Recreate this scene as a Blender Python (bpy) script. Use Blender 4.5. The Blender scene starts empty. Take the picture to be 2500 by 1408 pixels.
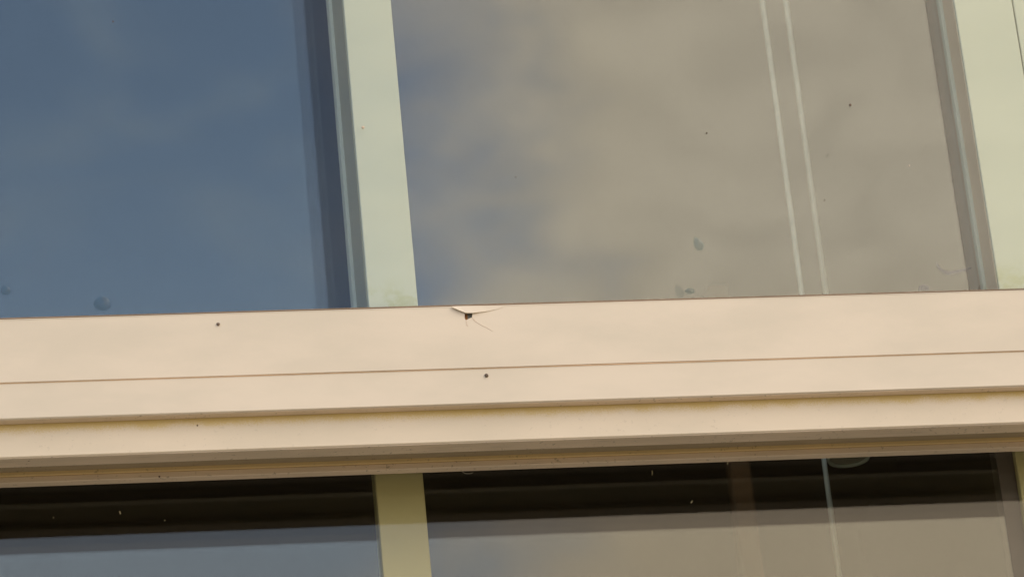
import bpy, bmesh, math, random
from mathutils import Matrix, Vector, noise as mnoise
random.seed(4)
S = bpy.context.scene
COL = S.collection

# ------------------------------------------------------------------ camera
CAM = Vector((-0.90516, -5.13, 1.6))
R = Matrix(((0.98697266, 0.02789050, -0.15845218),
            (-0.13231676, -0.41956373, -0.89803037),
            (-0.09152730, 0.90729730, -0.41040755)))      # columns: right, up, back
cam = bpy.data.cameras.new("camera")
cam.lens, cam.sensor_width, cam.sensor_fit = 136.8, 36.0, 'HORIZONTAL'
cam.clip_start, cam.clip_end = 0.1, 500
cam.dof.use_dof = True
cam.dof.focus_distance = 5.68
cam.dof.aperture_fstop = 7.0
cam_o = bpy.data.objects.new("camera", cam)
cam_o.matrix_world = Matrix.Translation(CAM) @ R.to_4x4()
COL.objects.link(cam_o)
S.camera = cam_o
FPX = 9500.0


def at(px, py, y):
    """photo pixel (2500 x 1408) -> point on the facade-parallel plane at depth y"""
    d = R @ Vector(((px - 1250) / FPX, -(py - 704) / FPX, -1.0))
    return CAM + d * ((y - CAM.y) / d.y)


# ------------------------------------------------------------------ light
SUN_EL, SUN_AZ = math.radians(42), math.radians(56)       # azimuth measured from -Y towards +X
w = bpy.data.worlds.new("World")
S.world = w
w.use_nodes = True
nt = w.node_tree
nt.nodes.clear()


def N(t, kind, **kw):
    n = t.nodes.new(kind)
    for k, v in kw.items():
        setattr(n, k, v)
    return n


def math_node(t, op, a=None, b=None, c=None, clamp=False):
    n = N(t, 'ShaderNodeMath', operation=op)
    n.use_clamp = clamp
    for i, v in enumerate((a, b, c)):
        if v is None:
            continue
        if isinstance(v, (int, float)):
            n.inputs[i].default_value = v
        else:
            t.links.new(v, n.inputs[i])
    return n.outputs[0]


def mix_col(t, fac, a, b):
    n = N(t, 'ShaderNodeMix', data_type='RGBA')
    n.clamp_factor = True
    for i, v in ((0, fac), (6, a), (7, b)):
        if isinstance(v, (int, float)):
            n.inputs[i].default_value = v
        elif isinstance(v, tuple):
            n.inputs[i].default_value = (*v, 1)
        else:
            t.links.new(v, n.inputs[i])
    return n.outputs[2]


def smooth(t, v, a, b, lo=0.0, hi=1.0):
    n = N(t, 'ShaderNodeMapRange', interpolation_type='SMOOTHSTEP')
    t.links.new(v, n.inputs[0])
    for i, q in enumerate((a, b, lo, hi)):
        n.inputs[i + 1].default_value = q
    return n.outputs[0]


def noise(t, vec, scale, detail=3.0, rough=0.5, dist=0.0):
    n = N(t, 'ShaderNodeTexNoise')
    n.inputs['Scale'].default_value = scale
    n.inputs['Detail'].default_value = detail
    n.inputs['Roughness'].default_value = rough
    n.inputs['Distortion'].default_value = dist
    if vec is not None:
        t.links.new(vec, n.inputs['Vector'])
    return n.outputs[0]


sky = N(nt, 'ShaderNodeTexSky', sky_type='NISHITA')
sky.sun_disc = False
sky.sun_elevation = SUN_EL
sky.sun_rotation = math.pi - SUN_AZ
sky.air_density, sky.dust_density, sky.ozone_density = 1.0, 1.2, 1.0
geo = N(nt, 'ShaderNodeTexCoord').outputs['Generated']
sep = N(nt, 'ShaderNodeSeparateXYZ')
nt.links.new(geo, sep.inputs[0])
# a bank of cloud lying to the right of the view the glass mirrors, blue sky left of it
az = math_node(nt, 'ARCTAN2', sep.outputs[0], math_node(nt, 'MULTIPLY', sep.outputs[1], -1.0))
stretch = N(nt, 'ShaderNodeMapping')
stretch.inputs['Scale'].default_value = (1.0, 1.0, 1.9)
stretch.inputs['Rotation'].default_value = (0.0, 0.35, 0.0)
nt.links.new(geo, stretch.inputs[0])
geo = stretch.outputs[0]
n1 = noise(nt, geo, 9.0, 4.0, 0.55, 0.3)
n2 = noise(nt, geo, 30.0, 4.0, 0.52, 0.6)
edge = math_node(nt, 'MULTIPLY_ADD', math_node(nt, 'SUBTRACT', n1, 0.5), 0.05, az)
edge = math_node(nt, 'MULTIPLY_ADD', math_node(nt, 'SUBTRACT', n2, 0.5), 0.072, edge)
bank = math_node(nt, 'MULTIPLY', math_node(nt, 'MULTIPLY', smooth(nt, edge, 0.112, 0.212), smooth(nt, az, 0.085, 0.15)), smooth(nt, edge, 0.75, 1.3, 1.0, 0.25))
low_left = smooth(nt, az, -0.9, -0.05, 0.35, 1.0)                # deeper blue well away to the left
CLOUD = (26.5, 22.4, 17.9)
low = smooth(nt, sep.outputs[2], 0.335, 0.42, 1.0, 0.0)           # hazier, warmer sky further down
cl = mix_col(nt, smooth(nt, n2, 0.36, 0.66), tuple(c * 0.92 for c in CLOUD), tuple(c * 1.04 for c in CLOUD))
cl = mix_col(nt, low, cl, mix_col(nt, 0.8, cl, (26.0, 20.2, 14.0)))
blue = mix_col(nt, smooth(nt, sep.outputs[2], 0.31, 0.49), (14.8, 18.8, 25.4), (7.6, 10.5, 16.4))
blue = mix_col(nt, low, blue, (14.5, 15.6, 17.6))
wisp = noise(nt, geo, 16.0, 5, 0.6, 0.5)
blue = mix_col(nt, math_node(nt, 'MULTIPLY', smooth(nt, wisp, 0.45, 0.75), 0.35), blue, (15.5, 17.5, 20.5))
blue = mix_col(nt, 0.85, sky.outputs[0], blue)      # thin high veil over the blue
col = mix_col(nt, bank, mix_col(nt, low_left, tuple(c for c in (2.6, 3.8, 5.4)), blue), cl)
up = smooth(nt, sep.outputs[2], -0.03, 0.02)
col = mix_col(nt, up, (4.3, 3.65, 2.75), col)                    # sunlit ground below the horizon
bg = N(nt, 'ShaderNodeBackground')
bg.inputs['Strength'].default_value = 0.1
nt.links.new(col, bg.inputs['Color'])
nt.links.new(bg.outputs[0], N(nt, 'ShaderNodeOutputWorld').inputs[0])

sun = bpy.data.lights.new("sun", 'SUN')
sun.energy, sun.angle, sun.color = 0.95, math.radians(26), (1.0, 0.88, 0.72)
sun_o = bpy.data.objects.new("sun", sun)
sd = Vector((math.sin(SUN_AZ) * math.cos(SUN_EL), -math.cos(SUN_AZ) * math.cos(SUN_EL), math.sin(SUN_EL)))
sun_o.rotation_euler = sd.to_track_quat('Z', 'Y').to_euler()
sun_o.location = (2, -6, 8)
COL.objects.link(sun_o)

S.view_settings.view_transform = 'Standard'
S.view_settings.look = 'None'
S.view_settings.exposure = 0.0
S.view_settings.gamma = 1.0
S.view_settings.use_curve_mapping = False
S.cycles.use_denoising = True
S.cycles.transparent_max_bounces = 24
S.cycles.max_bounces = 14
S.cycles.diffuse_bounces = 5
S.cycles.glossy_bounces = 8

# ------------------------------------------------------------------ materials


def new_mat(name):
    m = bpy.data.materials.new(name)
    m.use_nodes = True
    t = m.node_tree
    b = t.nodes['Principled BSDF']
    return m, t, b


def paint(name, base, rough=0.45, mottle=0.05, specks=0.0, bump=0.02, streak=0.0, grime=(0.12, 0.085, 0.045)):
    m, t, b = new_mat(name)
    pos = N(t, 'ShaderNodeTexCoord').outputs['Object']
    mp = N(t, 'ShaderNodeMapping')
    mp.inputs['Scale'].default_value = (0.35, 1, 1)
    t.links.new(pos, mp.inputs[0])
    a = noise(t, mp.outputs[0], 11.0, 5, 0.6)
    c = mix_col(t, smooth(t, a, 0.3, 0.7), tuple(x * (1 - mottle) for x in base),
                tuple(min(1, x * (1 + mottle * f)) for x, f in zip(base, (1.1, 0.8, 0.9))))
    fine = noise(t, pos, 900.0, 2, 0.6)
    c = mix_col(t, math_node(t, 'MULTIPLY', smooth(t, fine, 0.45, 0.8), 0.10), c, tuple(x * 0.72 for x in base))
    if streak:
        ms = N(t, 'ShaderNodeMapping')
        ms.inputs['Scale'].default_value = (3, 40, 90)
        t.links.new(pos, ms.inputs[0])
        s = noise(t, ms.outputs[0], 6.0, 3, 0.6)
        c = mix_col(t, math_node(t, 'MULTIPLY', smooth(t, s, 0.55, 0.8), streak), c, grime)
    if specks:
        v = noise(t, pos, 150.0, 2, 0.7)
        patch = noise(t, pos, 10.0, 3, 0.6)
        k = math_node(t, 'MULTIPLY', smooth(t, v, 0.62, 0.70), smooth(t, patch, 0.40, 0.58))
        c = mix_col(t, math_node(t, 'MULTIPLY', k, specks), c, grime)
    t.links.new(c, b.inputs['Base Color'])
    b.inputs['Roughness'].default_value = rough
    b.inputs['Specular IOR Level'].default_value = 0.35
    if bump:
        bp = N(t, 'ShaderNodeBump')
        bp.inputs['Strength'].default_value = bump
        bp.inputs['Distance'].default_value = 0.002
        t.links.new(noise(t, mp.outputs[0], 120.0, 3, 0.6), bp.inputs['Height'])
        t.links.new(bp.outputs[0], b.inputs['Normal'])
    return m


CREAM = (0.658, 0.577, 0.448)
M = {}
M['cream'] = paint('cream_paint', CREAM, 0.42, 0.055, 0.0, 0.03)
M['cream_low'] = paint('cream_paint_weathered_shaded', (0.66, 0.57, 0.43), 0.5, 0.05, 0.12, 0.03)
M['soffit'] = paint('soffit_paint_grimy', (0.70, 0.58, 0.44), 0.6, 0.08, 0.5, 0.05, 0.3)
M['pale_green'] = paint('pale_green_paint', (0.57, 0.585, 0.465), 0.5, 0.03, 0.0, 0.02)
M['olive_shaded'] = paint('pale_olive_shaded', (0.55, 0.475, 0.235), 0.5, 0.03, 0.0, 0.02)  # post paint darkened and yellowed for the overhang's shade
M['reveal'] = paint('brown_reveal', (0.80, 0.62, 0.48), 0.7, 0.08, 0, 0)
M['gold'] = paint('gold_shade_paint', (0.66, 0.50, 0.25), 0.55, 0.06, 0.4, 0.03)  # golden shade on the recessed head face, put into its colour
M['stop_dark'] = paint('dark_stop', (0.10, 0.08, 0.065), 0.6, 0.1, 0, 0)
M['joint_shade'] = paint('brown_joint_shade', (0.66, 0.45, 0.26), 0.6, 0.15, 0, 0)
M['soffit_shaded'] = paint('deep_soffit_shaded', (0.34, 0.27, 0.17), 0.6, 0.08, 0.6, 0.05, 0.3)  # soffit colour with recess shade painted in, darkens its mirror image too
M['bead_warm'] = paint('bead_paint', (0.66, 0.52, 0.36), 0.7, 0.03, 0, 0)
M['olive'] = paint('olive_paint', (0.42, 0.39, 0.24), 0.55, 0.04, 0.0, 0.02)
M['gasket'] = paint('brown_gasket', (0.20, 0.14, 0.085), 0.7, 0.15, 0.5, 0.05)
M['interior'] = paint('dark_interior', (0.022, 0.018, 0.015), 0.9, 0.15, 0, 0)
M['white_cord'] = paint('white_cord', (0.70, 0.69, 0.60), 0.6, 0.02, 0, 0)
M['lamp_white'] = paint('white_enamel', (0.84, 0.88, 0.78), 0.4, 0.02, 0, 0)
M['lamp_inside'] = paint('lamp_diffuser', (0.45, 0.40, 0.30), 0.5, 0.02, 0, 0)
M['wood'] = paint('varnished_wood', (0.27, 0.13, 0.05), 0.4, 0.2, 0, 0.02, 0.3)
M['speck'] = paint('brown_speck', (0.15, 0.105, 0.07), 0.6, 0.3, 0, 0.1)
M['crack'] = paint('crack_shadow', (0.53, 0.44, 0.33), 0.9, 0.2, 0, 0)
M['lint'] = paint('lint_fibre', (0.55, 0.48, 0.30), 0.8, 0.05, 0, 0)
M['cobweb'] = paint('grey_hair', (0.35, 0.33, 0.28), 0.8, 0.05, 0, 0)

m = M['pale_green']
t, b = m.node_tree, m.node_tree.nodes['Principled BSDF']
src = b.inputs['Base Color'].links[0].from_socket
pos = N(t, 'ShaderNodeTexCoord').outputs['Object']
sx = N(t, 'ShaderNodeSeparateXYZ')
t.links.new(pos, sx.inputs[0])
gr = math_node(t, 'MULTIPLY', smooth(t, noise(t, pos, 38.0, 4, 0.65), 0.42, 0.62), smooth(t, sx.outputs[2], 0.028, 0.075, 0.5, 0.0))
t.links.new(mix_col(t, gr, src, (0.42, 0.42, 0.16)), b.inputs['Base Color'])

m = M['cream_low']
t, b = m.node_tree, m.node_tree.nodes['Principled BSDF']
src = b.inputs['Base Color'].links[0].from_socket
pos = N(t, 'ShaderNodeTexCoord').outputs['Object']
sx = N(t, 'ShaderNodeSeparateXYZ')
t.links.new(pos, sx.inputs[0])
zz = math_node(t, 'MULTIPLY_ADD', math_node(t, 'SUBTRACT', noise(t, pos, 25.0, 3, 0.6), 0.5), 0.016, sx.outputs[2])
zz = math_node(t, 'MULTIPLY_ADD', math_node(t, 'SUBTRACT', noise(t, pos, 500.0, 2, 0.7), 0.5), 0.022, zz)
grit_shade = math_node(t, 'MULTIPLY', smooth(t, zz, 0.033, 0.048), 0.8)     # yellow grit plus golden shade under the lip, painted in
t.links.new(mix_col(t, grit_shade, src, (0.55, 0.40, 0.11)), b.inputs['Base Color'])

m, t, b = new_mat('grey_core_with_rust')
pos = N(t, 'ShaderNodeTexCoord').outputs['Object']
sx = N(t, 'ShaderNodeSeparateXYZ')
t.links.new(pos, sx.inputs[0])
r = noise(t, pos, 260.0, 3, 0.7)
k = math_node(t, 'MULTIPLY_ADD', math_node(t, 'SUBTRACT', r, 0.5), 0.006, sx.outputs[0])
c0 = at(1142, 772, -0.083)
c = mix_col(t, smooth(t, k, c0.x - 0.0006, c0.x + 0.0008), (0.42, 0.19, 0.055), (0.27, 0.28, 0.25))
t.links.new(c, b.inputs['Base Color'])
b.inputs['Roughness'].default_value = 0.7
M['core'] = m


def glass_mat(name, r0, tint):
    m = bpy.data.materials.new(name)
    m.use_nodes = True
    t = m.node_tree
    t.nodes.clear()
    lw = N(t, 'ShaderNodeLayerWeight')
    lw.inputs[0].default_value = 0.5
    p5 = math_node(t, 'POWER', lw.outputs['Facing'], 5.0)
    fac = math_node(t, 'MULTIPLY_ADD', p5, 1 - r0, r0)
    tr = N(t, 'ShaderNodeBsdfTransparent')
    tr.inputs[0].default_value = (*tint, 1)
    gl = N(t, 'ShaderNodeBsdfGlossy')
    gl.inputs['Roughness'].default_value = 0.0
    gl.inputs['Color'].default_value = (1, 1, 1, 1)
    bp = N(t, 'ShaderNodeBump')
    bp.inputs['Strength'].default_value = 0.012
    bp.inputs['Distance'].default_value = 0.02
    t.links.new(noise(t, N(t, 'ShaderNodeTexCoord').outputs['Object'], 3.0, 1, 0.4), bp.inputs['Height'])
    t.links.new(bp.outputs[0], gl.inputs['Normal'])
    mx = N(t, 'ShaderNodeMixShader')
    t.links.new(fac, mx.inputs[0])
    t.links.new(tr.outputs[0], mx.inputs[1])
    t.links.new(gl.outputs[0], mx.inputs[2])
    t.links.new(mx.outputs[0], N(t, 'ShaderNodeOutputMaterial').inputs[0])
    return m


M['lower_outer_glass'] = glass_mat('lower_outer_glass', 0.024, (0.945, 0.96, 0.945))
M['lower_inner_glass'] = glass_mat('lower_inner_glass', 0.047, (0.945, 0.96, 0.945))
M['coated_glass'] = glass_mat('coated_glass', 0.062, (0.93, 0.945, 0.93))
M['outer_glass'] = glass_mat('outer_glass', 0.028, (0.945, 0.96, 0.945))
M['inner_glass'] = glass_mat('inner_glass', 0.032, (0.945, 0.96, 0.945))


def drop_mat(name, tint):
    m = bpy.data.materials.new(name)
    m.use_nodes = True
    t = m.node_tree
    t.nodes.clear()
    lw = N(t, 'ShaderNodeLayerWeight')
    lw.inputs[0].default_value = 0.35
    fac = math_node(t, 'MULTIPLY_ADD', lw.outputs['Facing'], 1.0, 0.0)
    fac = math_node(t, 'MULTIPLY_ADD', math_node(t, 'POWER', lw.outputs['Facing'], 3.0), 0.35, 0.02)
    tr = N(t, 'ShaderNodeBsdfTransparent')
    tr.inputs[0].default_value = (*tint, 1)
    gl = N(t, 'ShaderNodeBsdfGlossy')
    gl.inputs['Roughness'].default_value = 0.02
    mx = N(t, 'ShaderNodeMixShader')
    t.links.new(fac, mx.inputs[0])
    t.links.new(tr.outputs[0], mx.inputs[1])
    t.links.new(gl.outputs[0], mx.inputs[2])
    t.links.new(mx.outputs[0], N(t, 'ShaderNodeOutputMaterial').inputs[0])
    return m


M['water'] = drop_mat('rain_water', (0.72, 0.78, 0.80))
M['smear'] = drop_mat('dried_smear', (0.90, 0.90, 0.93))

# ------------------------------------------------------------------ mesh helpers


def obj(name, bm, mat, parent=None, smooth_shade=False):
    me = bpy.data.meshes.new(name)
    bmesh.ops.recalc_face_normals(bm, faces=bm.faces)
    bm.to_mesh(me)
    bm.free()
    me.materials.append(M[mat])
    if smooth_shade:
        for p in me.polygons:
            p.use_smooth = True
    o = bpy.data.objects.new(name, me)
    COL.objects.link(o)
    if parent is not None:
        o.parent = parent
        root = parent
        off = Vector((0, 0, 0))
        while root is not None:
            off += Vector(root.location)
            root = root.parent
        me.transform(Matrix.Translation(-off))
    return o


def tag(o, label, cat, group=None):
    o['label'] = label
    o['category'] = cat
    if group:
        o['group'] = group
    return o


def thing(name, loc, label, cat, group=None):
    o = bpy.data.objects.new(name, None)
    o.empty_display_size = 0.05
    o.location = loc
    COL.objects.link(o)
    return tag(o, label, cat, group)


def box(bm, x0, x1, y0, y1, z0, z1, bev=0.0):
    t = bmesh.new()
    bmesh.ops.create_cube(t, size=1.0)
    for v in t.verts:
        v.co = Vector((x0 + (v.co.x + .5) * (x1 - x0), y0 + (v.co.y + .5) * (y1 - y0), z0 + (v.co.z + .5) * (z1 - z0)))
    if bev:
        bmesh.ops.bevel(t, geom=t.edges[:], offset=bev, segments=2, profile=0.5, affect='EDGES')
    me = bpy.data.meshes.new('tmp')
    t.to_mesh(me)
    t.free()
    bm.from_mesh(me)
    bpy.data.meshes.remove(me)
    return bm


def boxes(*a):
    bm = bmesh.new()
    for q in a:
        box(bm, *q)
    return bm


def extrude_profile(pts, x0, x1, n=60, wob=0.0, seed=0.0):
    """closed y,z profile swept along x; wob adds a hair of unevenness"""
    bm = bmesh.new()
    rings = []
    for i in range(n + 1):
        x = x0 + (x1 - x0) * i / n
        ring = []
        for j, (y, z) in enumerate(pts):
            q = mnoise.noise(Vector((x * 2.3 + seed, j * 7.1, 0))) * wob
            q2 = mnoise.noise(Vector((x * 2.3 + seed, j * 7.1, 9))) * wob
            ring.append(bm.verts.new((x, y + q, z + q2)))
        rings.append(ring)
    k = len(pts)
    for i in range(n):
        for j in range(k):
            bm.faces.new((rings[i][j], rings[i][(j + 1) % k], rings[i + 1][(j + 1) % k], rings[i + 1][j]))
    bm.faces.new(rings[0])
    bm.faces.new(rings[-1][::-1])
    return bm


def tube(bm, pts, rad, seg=8):
    rings = []
    for i, p in enumerate(pts):
        p = Vector(p)
        d = (Vector(pts[min(i + 1, len(pts) - 1)]) - Vector(pts[max(i - 1, 0)])).normalized()
        a = d.orthogonal().normalized()
        if abs(d.z) < 0.99:
            a = d.cross(Vector((0, 0, 1))).normalized()
        bb = d.cross(a)
        r = rad[i] if isinstance(rad, (list, tuple)) else rad
        rings.append([bm.verts.new(p + (a * math.cos(2 * math.pi * s / seg) + bb * math.sin(2 * math.pi * s / seg)) * r) for s in range(seg)])
    for i in range(len(pts) - 1):
        for s in range(seg):
            bm.faces.new((rings[i][s], rings[i][(s + 1) % seg], rings[i + 1][(s + 1) % seg], rings[i + 1][s]))
    bm.faces.new(rings[0])
    bm.faces.new(rings[-1][::-1])
    return bm


# ------------------------------------------------------------------ room behind the glass (setting)
XL, XR, ZB, ZT = -1.164, 0.905, 2.9, 5.3


def struct(name, bm, mat):
    o = obj(name, bm, mat)
    o['kind'] = 'structure'
    return o


RY0, RY1 = 0.34, 4.6
struct('floor', boxes((XL - .3, XR + .8, 0.0, RY1, ZB - .06, ZB)), 'interior')
struct('ceiling', boxes((XL - .3, XR + .8, 0.0, RY1, ZT, ZT + .06)), 'interior')
struct('wall', boxes((XL - .36, XR + .86, RY1 + .002, RY1 + .06, ZB - .06, ZT + .06),
                     (XL - .36, XL - .302, 0.0, RY1, ZB - .06, ZT + .06),
                     (XR + .802, XR + .86, 0.0, RY1, ZB - .06, ZT + .06),
                     (XL - .30, XL - .002, 0.10, 0.18, ZB + .002, ZT - .002),
                     (XR + .002, XR + .80, 0.10, 0.18, ZB + .002, ZT - .002)), 'interior')

# ------------------------------------------------------------------ upper window
MX0, MX1 = -0.2125, -0.1397
JX0, JX1 = 0.7388, 0.8315
up_w = thing('window', (-0.176, 0.1, 3.905), 'upper window, pale green mullion behind glass mirroring blue sky and cloud, above the ledge', 'window')


def upper_post(name, x0, x1, bead_left=True, bead_right=True, d=0.13):
    o = obj(name, boxes((x0, x1, 0.0085, d, 3.885, ZT, 0.0016)), 'pale_green', up_w)
    bd = .03 if d > .1 else .015
    bm = bmesh.new()
    if bead_left:
        box(bm, x0 - 0.0065, x0 + .01, d + .0005, d + bd, 3.885, ZT, 0.0012)
    if bead_right:
        box(bm, x1 - .01, x1 + 0.0065, d + .0005, d + bd, 3.885, ZT, 0.0012)
    obj('bead', bm, 'pale_green', o)
    bm = bmesh.new()
    if bead_left:
        box(bm, x0 - 0.0012, x0 + .0003, 0.014, d + .0002, 3.886, ZT)
    if bead_right:
        box(bm, x1 - .0003, x1 + 0.0012, 0.02, d + .0002, 3.886, ZT)
    obj('side_sheet', bm, 'olive' if d > .1 else 'bead_warm', o)  # thin sheet giving each post side a tone unlike its front
    return o


upper_post('mullion', MX0, MX1)
upper_post('jamb', JX0, JX1, True, False, .064)
upper_post('jamb', XL, XL + 0.073, False, True)
obj('cover_strip', boxes((JX1 + .0018, XR, 0.0088, 0.13, 3.885, ZT, 0.0012)), 'pale_green', up_w)
obj('outer_pane', boxes((XL + .002, XR - .002, 0.0, 0.0032, 3.886, ZT)), 'outer_glass', up_w)
MC = (MX0 + MX1) / 2
obj('inner_pane', boxes((XL + .01, MC, 0.245, 0.251, 3.98, ZT)), 'inner_glass', up_w)
obj('inner_pane', boxes((XL + .01, MC, 0.325, 0.331, 3.98, ZT)), 'inner_glass', up_w)
obj('inner_pane', boxes((MX1 + .0015, JX0 + .02, 0.083, 0.0862, 3.885, ZT)), 'coated_glass', up_w)
obj('reveal', boxes((JX0 + .004, JX0 + .05, .0925, .166, 3.98, ZT)), 'reveal', up_w)
obj('gasket', extrude_profile([(-.0022, 3.88), (-.0022, 3.9192), (-.0012, 3.9202), (-.0004, 3.9192), (-.0004, 3.88)], XL + .002, XR - .002, 120, 0.0005), 'gasket', up_w)

# ------------------------------------------------------------------ lower window
lo_w = thing('window', (-0.176, 0.1, ZB), 'lower window with olive mullion, its dark glass mirroring the overhang, under the ledge', 'window')
LZ = 3.729
obj('mullion', boxes((-0.2105, -0.1405, 0.107, 0.150, ZB, LZ, 0.0016)), 'olive_shaded', lo_w)
obj('jamb', boxes((JX0 + .016, JX1, 0.107, 0.150, ZB, LZ, 0.0016)), 'olive_shaded', lo_w)
obj('jamb', boxes((XL, XL + .073, 0.107, 0.150, ZB, LZ, 0.0016)), 'olive_shaded', lo_w)
obj('cover_strip', boxes((JX1 + .0018, XR, 0.107, 0.15, ZB, LZ, 0.0012)), 'olive_shaded', lo_w)
obj('outer_pane', boxes((XL + .002, XR - .002, 0.087, 0.0900, ZB, LZ)), 'lower_outer_glass', lo_w)
for x0, x1 in ((XL + .0735, -0.2108), (-0.1402, JX0 - .011)):
    obj('inner_pane', boxes((x0, x1, 0.1195, 0.1226, ZB, LZ)), 'lower_inner_glass', lo_w)
obj('reflection_stop', boxes((JX0 - .0105, JX0 + .0158, 0.1195, 0.150, ZB, LZ, .001)), 'stop_dark', lo_w)  # added dark strip that cuts off the inner pane's reflection by the jamb

# ------------------------------------------------------------------ ledge between the windows
led = thing('window_ledge', (0, 0.02, 3.676), 'cream painted ledge of stepped boards with a cracked chip, running between the two windows', 'ledge')
LX0, LX1 = XL - .25, XR + .75
YA, YB, YC = -0.087, -0.0855, -0.068
ZE1, ZE2, ZE3, ZE4 = 3.8785, 3.7822, 3.7272, 3.6763

# top board: its thin face sheet carries a real hole where the chip broke out
hole_px = [(1134.5, 764.5), (1153.5, 764), (1152.5, 774.5), (1147, 776.5), (1137.5, 781.5), (1134.5, 776)]
hole = [at(x, y, YA) for x, y in hole_px]
bm = bmesh.new()
nseg = 90
outer = []
for i in range(nseg + 1):
    x = LX0 + (LX1 - LX0) * i / nseg
    outer.append((x, ZE2 + mnoise.noise(Vector((x * 3, 1, 0))) * .0004))
for i in range(nseg, -1, -1):
    x = LX0 + (LX1 - LX0) * i / nseg
    outer.append((x, ZE1 - .0012 + mnoise.noise(Vector((x * 3, 4, 0))) * .0003))
ov = [bm.verts.new((x, YA, z)) for x, z in outer]
hv = [bm.verts.new((p.x, YA, p.z)) for p in hole]
ed = [bm.edges.new((ov[i], ov[(i + 1) % len(ov)])) for i in range(len(ov))]
ed += [bm.edges.new((hv[i], hv[(i + 1) % len(hv)])) for i in range(len(hv))]
bmesh.ops.triangle_fill(bm, use_beauty=True, edges=ed)
ex = bmesh.ops.extrude_face_region(bm, geom=bm.faces[:])
bmesh.ops.translate(bm, vec=(0, .0022, 0), verts=[g for g in ex['geom'] if isinstance(g, bmesh.types.BMVert)])
top_b = obj('top_board', bm, 'cream', led)
# rounded nose and sloping top of the same board
obj('nosing', extrude_profile([(YA + .0000, ZE1 - .0013), (YA - .0004, ZE1 - .0008), (YA + .0002, ZE1 + .0002), (YA + .0012, ZE1 + .0006), (-.004, 3.8835), (-.004, 3.872), (YA + .0030, ZE1 - .0013)],
                              LX0, LX1, 120, 0.00025), 'cream', top_b)
obj('core', boxes((at(1115, 770, YA).x, at(1175, 770, YA).x, YA + .0062, YA + .0105, at(1140, 800, YA).z, at(1140, 752, YA).z)), 'core', top_b)
# lifted flake
TOPF = [(1101.5, 747.6), (1120, 746.9), (1145, 746.4), (1175, 745.9), (1205, 745.4), (1235, 744.8)]
BOTF = [(1104, 749.6), (1121, 757), (1138, 763.2), (1155, 763.4), (1175, 760.9), (1192, 759.0), (1222, 752)]
bm = bmesh.new()
front, back = [], []
ring = TOPF + BOTF[::-1]
lift = {}
for (x, y) in ring:
    f = max(0.0, min(1.0, (1200 - x) / 90.0))
    low = max(0.0, min(1.0, (y - 744) / 16.0))
    l = .0006 + f * (.0012 + .0030 * low) if x < 1200 else .0004
    if x < 1106:
        l = .0034
    p = at(x, y, YA - l)
    front.append(bm.verts.new(p))
    back.append(bm.verts.new((p.x, p.y + min(.0016, l + .0002), p.z)))
bm.faces.new(front)
bm.faces.new(back[::-1])
for i in range(len(front)):
    j = (i + 1) % len(front)
    bm.faces.new((front[i], back[i], back[j], front[j]))
bmesh.ops.triangulate(bm, faces=[f for f in bm.faces if len(f.verts) > 4])
obj('flake', bm, 'cream', top_b)
# hairline cracks running from the hole


def ribbon(pts_px, widths, y):
    bm = bmesh.new()
    L = []
    for i, (x, yy) in enumerate(pts_px):
        a = pts_px[max(0, i - 1)]
        c_ = pts_px[min(len(pts_px) - 1, i + 1)]
        d = Vector((c_[0] - a[0], c_[1] - a[1])).normalized()
        nn = Vector((-d.y, d.x)) * widths[i] / 2
        L.append((bm.verts.new(at(x + nn.x, yy + nn.y, y)), bm.verts.new(at(x - nn.x, yy - nn.y, y))))
    for p, q in zip(L, L[1:]):
        bm.faces.new((p[0], q[0], q[1], p[1]))
    ex = bmesh.ops.extrude_face_region(bm, geom=bm.faces[:])
    bmesh.ops.translate(bm, vec=(0, .0004, 0), verts=[g for g in ex['geom'] if isinstance(g, bmesh.types.BMVert)])
    return bm


obj('crack', ribbon([(1152.5, 775), (1157, 780), (1160, 783.5), (1167, 788.5), (1178, 795), (1188, 799), (1195, 803.5), (1203, 808)],
                    [1.4, 2.0, 1.7, 1.1, .9, .8, .6, .4], YA - .0003), 'crack', top_b)
obj('crack', ribbon([(1137.5, 781), (1138.5, 785), (1139.5, 790), (1139, 793), (1143, 795)], [1.0, 1.0, 1.4, 1.8, .8], YA - .0003), 'crack', top_b)

# added strip, groove shade under the top board painted orange-brown
obj('joint_shade', extrude_profile([(YB - .0007, ZE2 - .0014), (YB - .0007, ZE2 - .0003), (YB + .0006, ZE2 - .0003), (YB + .0006, ZE2 - .0014)], LX0, LX1, 160, 0.0003, 33), 'joint_shade', led)
# middle board
obj('middle_board', extrude_profile([(YB, ZE3 + .0012), (YB, ZE2 - .0006), (YB + .0008, ZE2 - .0002), (-.062, ZE2 - .0002), (-.062, ZE3), (YB + .0012, ZE3)],
                                    LX0, LX1, 90, 0.0002, 3), 'cream', led)
# bottom board with drip edge
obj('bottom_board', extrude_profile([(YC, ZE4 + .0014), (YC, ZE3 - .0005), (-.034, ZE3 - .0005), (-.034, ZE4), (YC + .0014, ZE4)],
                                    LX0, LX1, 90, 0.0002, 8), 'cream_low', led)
obj('soffit_strip', extrude_profile([(YC + .002, ZE4 - .0011), (YC + .002, ZE4 - .0004), (-.0345, ZE4 - .0004), (-.0345, ZE4 - .0011)], LX0, LX1, 60, 0.0002, 12), 'soffit', led)
obj('soffit_strip', extrude_profile([(YB + .0022, ZE3 - .0009), (YB + .0022, ZE3 - .0003), (YC - .0003, ZE3 - .0003), (YC - .0003, ZE3 - .0009)], LX0, LX1, 60, 0.0002, 14), 'soffit', led)
obj('soffit_panel', boxes((LX0, LX1, -.0335, .0865, 3.7078, 3.7220)), 'soffit_shaded', led)
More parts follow.
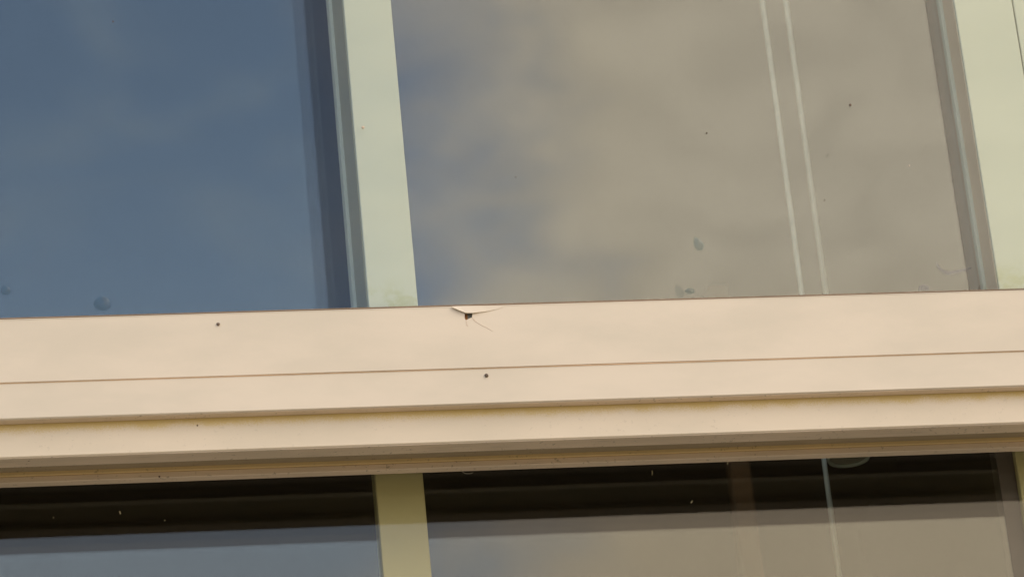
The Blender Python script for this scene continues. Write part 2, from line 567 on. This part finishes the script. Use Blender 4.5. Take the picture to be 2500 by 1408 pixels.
# frame head that the lower glass tucks into
obj('frame_head', extrude_profile([(.0700, 3.6947), (.0700, 3.7022), (.0709, 3.7028), (.0865, 3.7028), (.0865, 3.6936), (.0710, 3.6936)], LX0, LX1, 90, 0.00015, 20), 'soffit', led)
obj('head_strip', extrude_profile([(.0640, 3.7030), (.0640, 3.7076), (.0865, 3.7076), (.0865, 3.7030)], LX0, LX1, 90, 0.0001, 25), 'gold', led)
obj('infill', boxes((LX0, LX1, -.003, .0865, 3.7225, 3.8845), (LX0, LX1, .0868, .14, 3.7300, 3.8845), (LX0, LX1, .1402, .338, 3.905, 3.9795)), 'interior', led)

# ------------------------------------------------------------------ things inside the room
YI = 0.55
p = at(1957, 718, YI)
bm = bmesh.new()
tube(bm, [(p.x, YI, ZB), (p.x, YI, 3.6), (p.x + .0004, YI, 4.3), (p.x, YI, ZT)], .0042, 10)
tag(obj('hanging_cord', bm, 'white_cord', None, True), 'long pale cord hanging straight down behind both windows, left of the pendant lamp', 'cord')

q = at(2072, 1122, YI)
lx, lz = q.x, q.z
lamp = thing('pendant_lamp', (lx, YI, lz), 'small white cylinder pendant lamp on a thin cord inside the room', 'lamp')
bm = bmesh.new()
tube(bm, [(lx, YI, lz + .16), (lx, YI, ZT)], .0042, 10)
obj('cord', bm, 'white_cord', lamp, True)
bm = bmesh.new()
seg = 40
prof = [(.0305, lz + .004), (.0338, lz), (.0348, lz + .003), (.0348, lz + .15), (.030, lz + .160), (.006, lz + .166)]
rings = [[bm.verts.new((lx + r_ * math.cos(2 * math.pi * s / seg), YI + r_ * math.sin(2 * math.pi * s / seg), z_)) for s in range(seg)] for r_, z_ in prof]
for a, b_ in zip(rings, rings[1:]):
    for s in range(seg):
        bm.faces.new((a[s], a[(s + 1) % seg], b_[(s + 1) % seg], b_[s]))
obj('shade', bm, 'lamp_white', lamp, True)
bm = bmesh.new()
bmesh.ops.create_cone(bm, cap_ends=True, segments=seg, radius1=.0303, radius2=.0303, depth=.004, matrix=Matrix.Translation((lx, YI, lz + .007)))
obj('diffuser', bm, 'lamp_inside', lamp)

a0 = at(1796, 1250, 2.1)
tag(obj('wooden_post', boxes((a0.x, a0.x + .042, 2.1, 2.14, ZB, 4.9, .003)), 'wood'), 'orange brown wooden post standing inside the room behind the lower window', 'post')

# ------------------------------------------------------------------ rain drops on the upper glass


def drop(cx, cy, w_, h_, tilt, label):
    c_ = at(cx, cy, 0)
    bm = bmesh.new()
    mm = .0006
    nr, ns = 8, 28
    rings = []
    for i in range(nr):
        r_ = 1 - i / nr
        zz = math.sqrt(max(0, 1 - r_ ** 2.2)) * min(w_, h_) * mm * .22
        ring = []
        for s in range(ns):
            a = 2 * math.pi * s / ns
            egg = 1 - .22 * math.sin(a)
            x = math.cos(a) * w_ / 2 * egg * r_ * mm * (1 + .05 * math.sin(3 * a + cx))
            z = math.sin(a) * h_ / 2 * r_ * mm * 1.09
            ct, st = math.cos(tilt), math.sin(tilt)
            ring.append(bm.verts.new((c_.x + x * ct - z * st, -.0002 - zz, c_.z + x * st + z * ct)))
        rings.append(ring)
    for a, b_ in zip(rings, rings[1:]):
        for s in range(ns):
            bm.faces.new((a[s], a[(s + 1) % ns], b_[(s + 1) % ns], b_[s]))
    bm.faces.new(rings[-1])
    tag(obj('water_drop', bm, 'water', None, True), label, 'water drop', 'rain drops on the upper glass')


drop(250, 740, 40, 36, 0.05, 'round rain drop with dark lower rim low on the blue left pane')
drop(14, 708, 23, 24, 0.1, 'faint rain drop at the far left edge of the blue pane')
drop(1705, 595, 23, 34, 0.28, 'tilted egg shaped rain drop on the cloudy pane, left of the two cords')
drop(1684, 710, 24, 14, 0.0, 'flat wide rain drop just above the ledge on the cloudy pane')

# ------------------------------------------------------------------ specks of dirt


def speck(px, py, y, size, label, mat='speck', group='dark specks stuck to glass and ledge'):
    c_ = at(px, py, y)
    bm = bmesh.new()
    bmesh.ops.create_icosphere(bm, subdivisions=2, radius=size * .0006 / 2)
    for v in bm.verts:
        v.co *= 1 + .28 * mnoise.noise(v.co * 2600 + Vector((px, py, 0)))
        v.co.y *= .55
    bmesh.ops.translate(bm, vec=(c_.x, c_.y - size * .0006 * .2, c_.z), verts=bm.verts[:])
    tag(obj('dirt_speck', bm, mat, None, True), label, 'speck', group)


speck(532.5, 791.5, YA, 8, 'brown dot low on the top cream board, left of the chip')
speck(1187.5, 916.5, YB, 9.5, 'brown dot on the middle cream board, below the chip')
speck(276, 54, 0, 5, 'tiny dark dot high on the blue pane')
speck(1725, 326, 0, 5, 'tiny black dot on the cloudy pane left of the two cords')
speck(2076, 257.5, 0, 7, 'dark dot on the cloudy pane right of the two cords')
speck(2012.5, 489.5, 0, 4, 'tiny dark dot on the cloudy pane between dot and second cord')
speck(1259, 433, 0, 4, 'tiny dark dot in the middle of the cloudy pane')
speck(2219, 405, 0, 5, 'faint grey dot on the cloudy pane near the right jamb', 'crack')
speck(886, 312, 0, 8, 'brownish smear dot on the face of the upper mullion', 'crack')
speck(70, 1123, -.055, 7, 'dark dot under the bottom board near the left end')
speck(389, 1163, .0520, 5, 'dark dot on the frame head over the left pane')
speck(2145, 1046, -.055, 6, 'dark dot under the bottom board near the right end')
speck(482, 1038, YC, 4, 'tiny dot on the bottom board below the left part of the lip')
speck(1611, 967, YB + .004, 5, 'tiny dark dot on the lip under the middle board')

# ------------------------------------------------------------------ lint on the lower glass
YL = 0.0862


def lint(pts, wpx, label, mat='lint'):
    bm = bmesh.new()
    tube(bm, [at(x, y, YL) for x, y in pts], wpx * .0006 / 2, 6)
    tag(obj('lint', bm, mat, None, True), label, 'lint', 'bits of lint on the lower glass')


lint([(292, 1247), (293, 1250), (294, 1254)], 3.0, 'short white bit of lint on the dark band of the lower left pane')
lint([(130, 1261), (131, 1264)], 2.0, 'tiny pale lint dot at the far left of the lower left pane')
lint([(402, 1268), (402.5, 1271)], 2.0, 'tiny pale lint dot near the bottom of the dark band, left pane')
lint([(1592, 1148), (1592.5, 1154), (1592, 1159)], 2.2, 'short upright yellow lint in the middle of the lower right pane')
lint([(1778.5, 1119), (1777.5, 1126), (1776, 1133)], 2.2, 'golden lint strand touching the frame head above the wooden post')
lint([(1690, 1221), (1689, 1224), (1687, 1227)], 2.6, 'pale slanted lint close to the edge of the dark reflection')
lint([(1127, 1148), (1131, 1152.5), (1138, 1155.5), (1147, 1155.5), (1155, 1153)], 1.5, 'thin curved grey hair just under the frame head beside the mullion', 'cobweb')

# ------------------------------------------------------------------ wiped smears on the cloudy pane
tag(obj('smear', ribbon([(2287, 638), (2290, 650), (2299, 660), (2315, 667), (2338, 662), (2372, 654)], [2, 5, 8, 9, 8, 3], -.0005), 'smear'),
    'curved dried smear on the cloudy pane close to the right jamb', 'smear')
tag(obj('smear', ribbon([(2243, 707), (2247, 702), (2256, 700), (2264, 702), (2268, 707)], [3, 12, 15, 12, 4], -.0005), 'smear'),
    'small dull blot at the foot of the cloudy pane by the right jamb', 'smear')
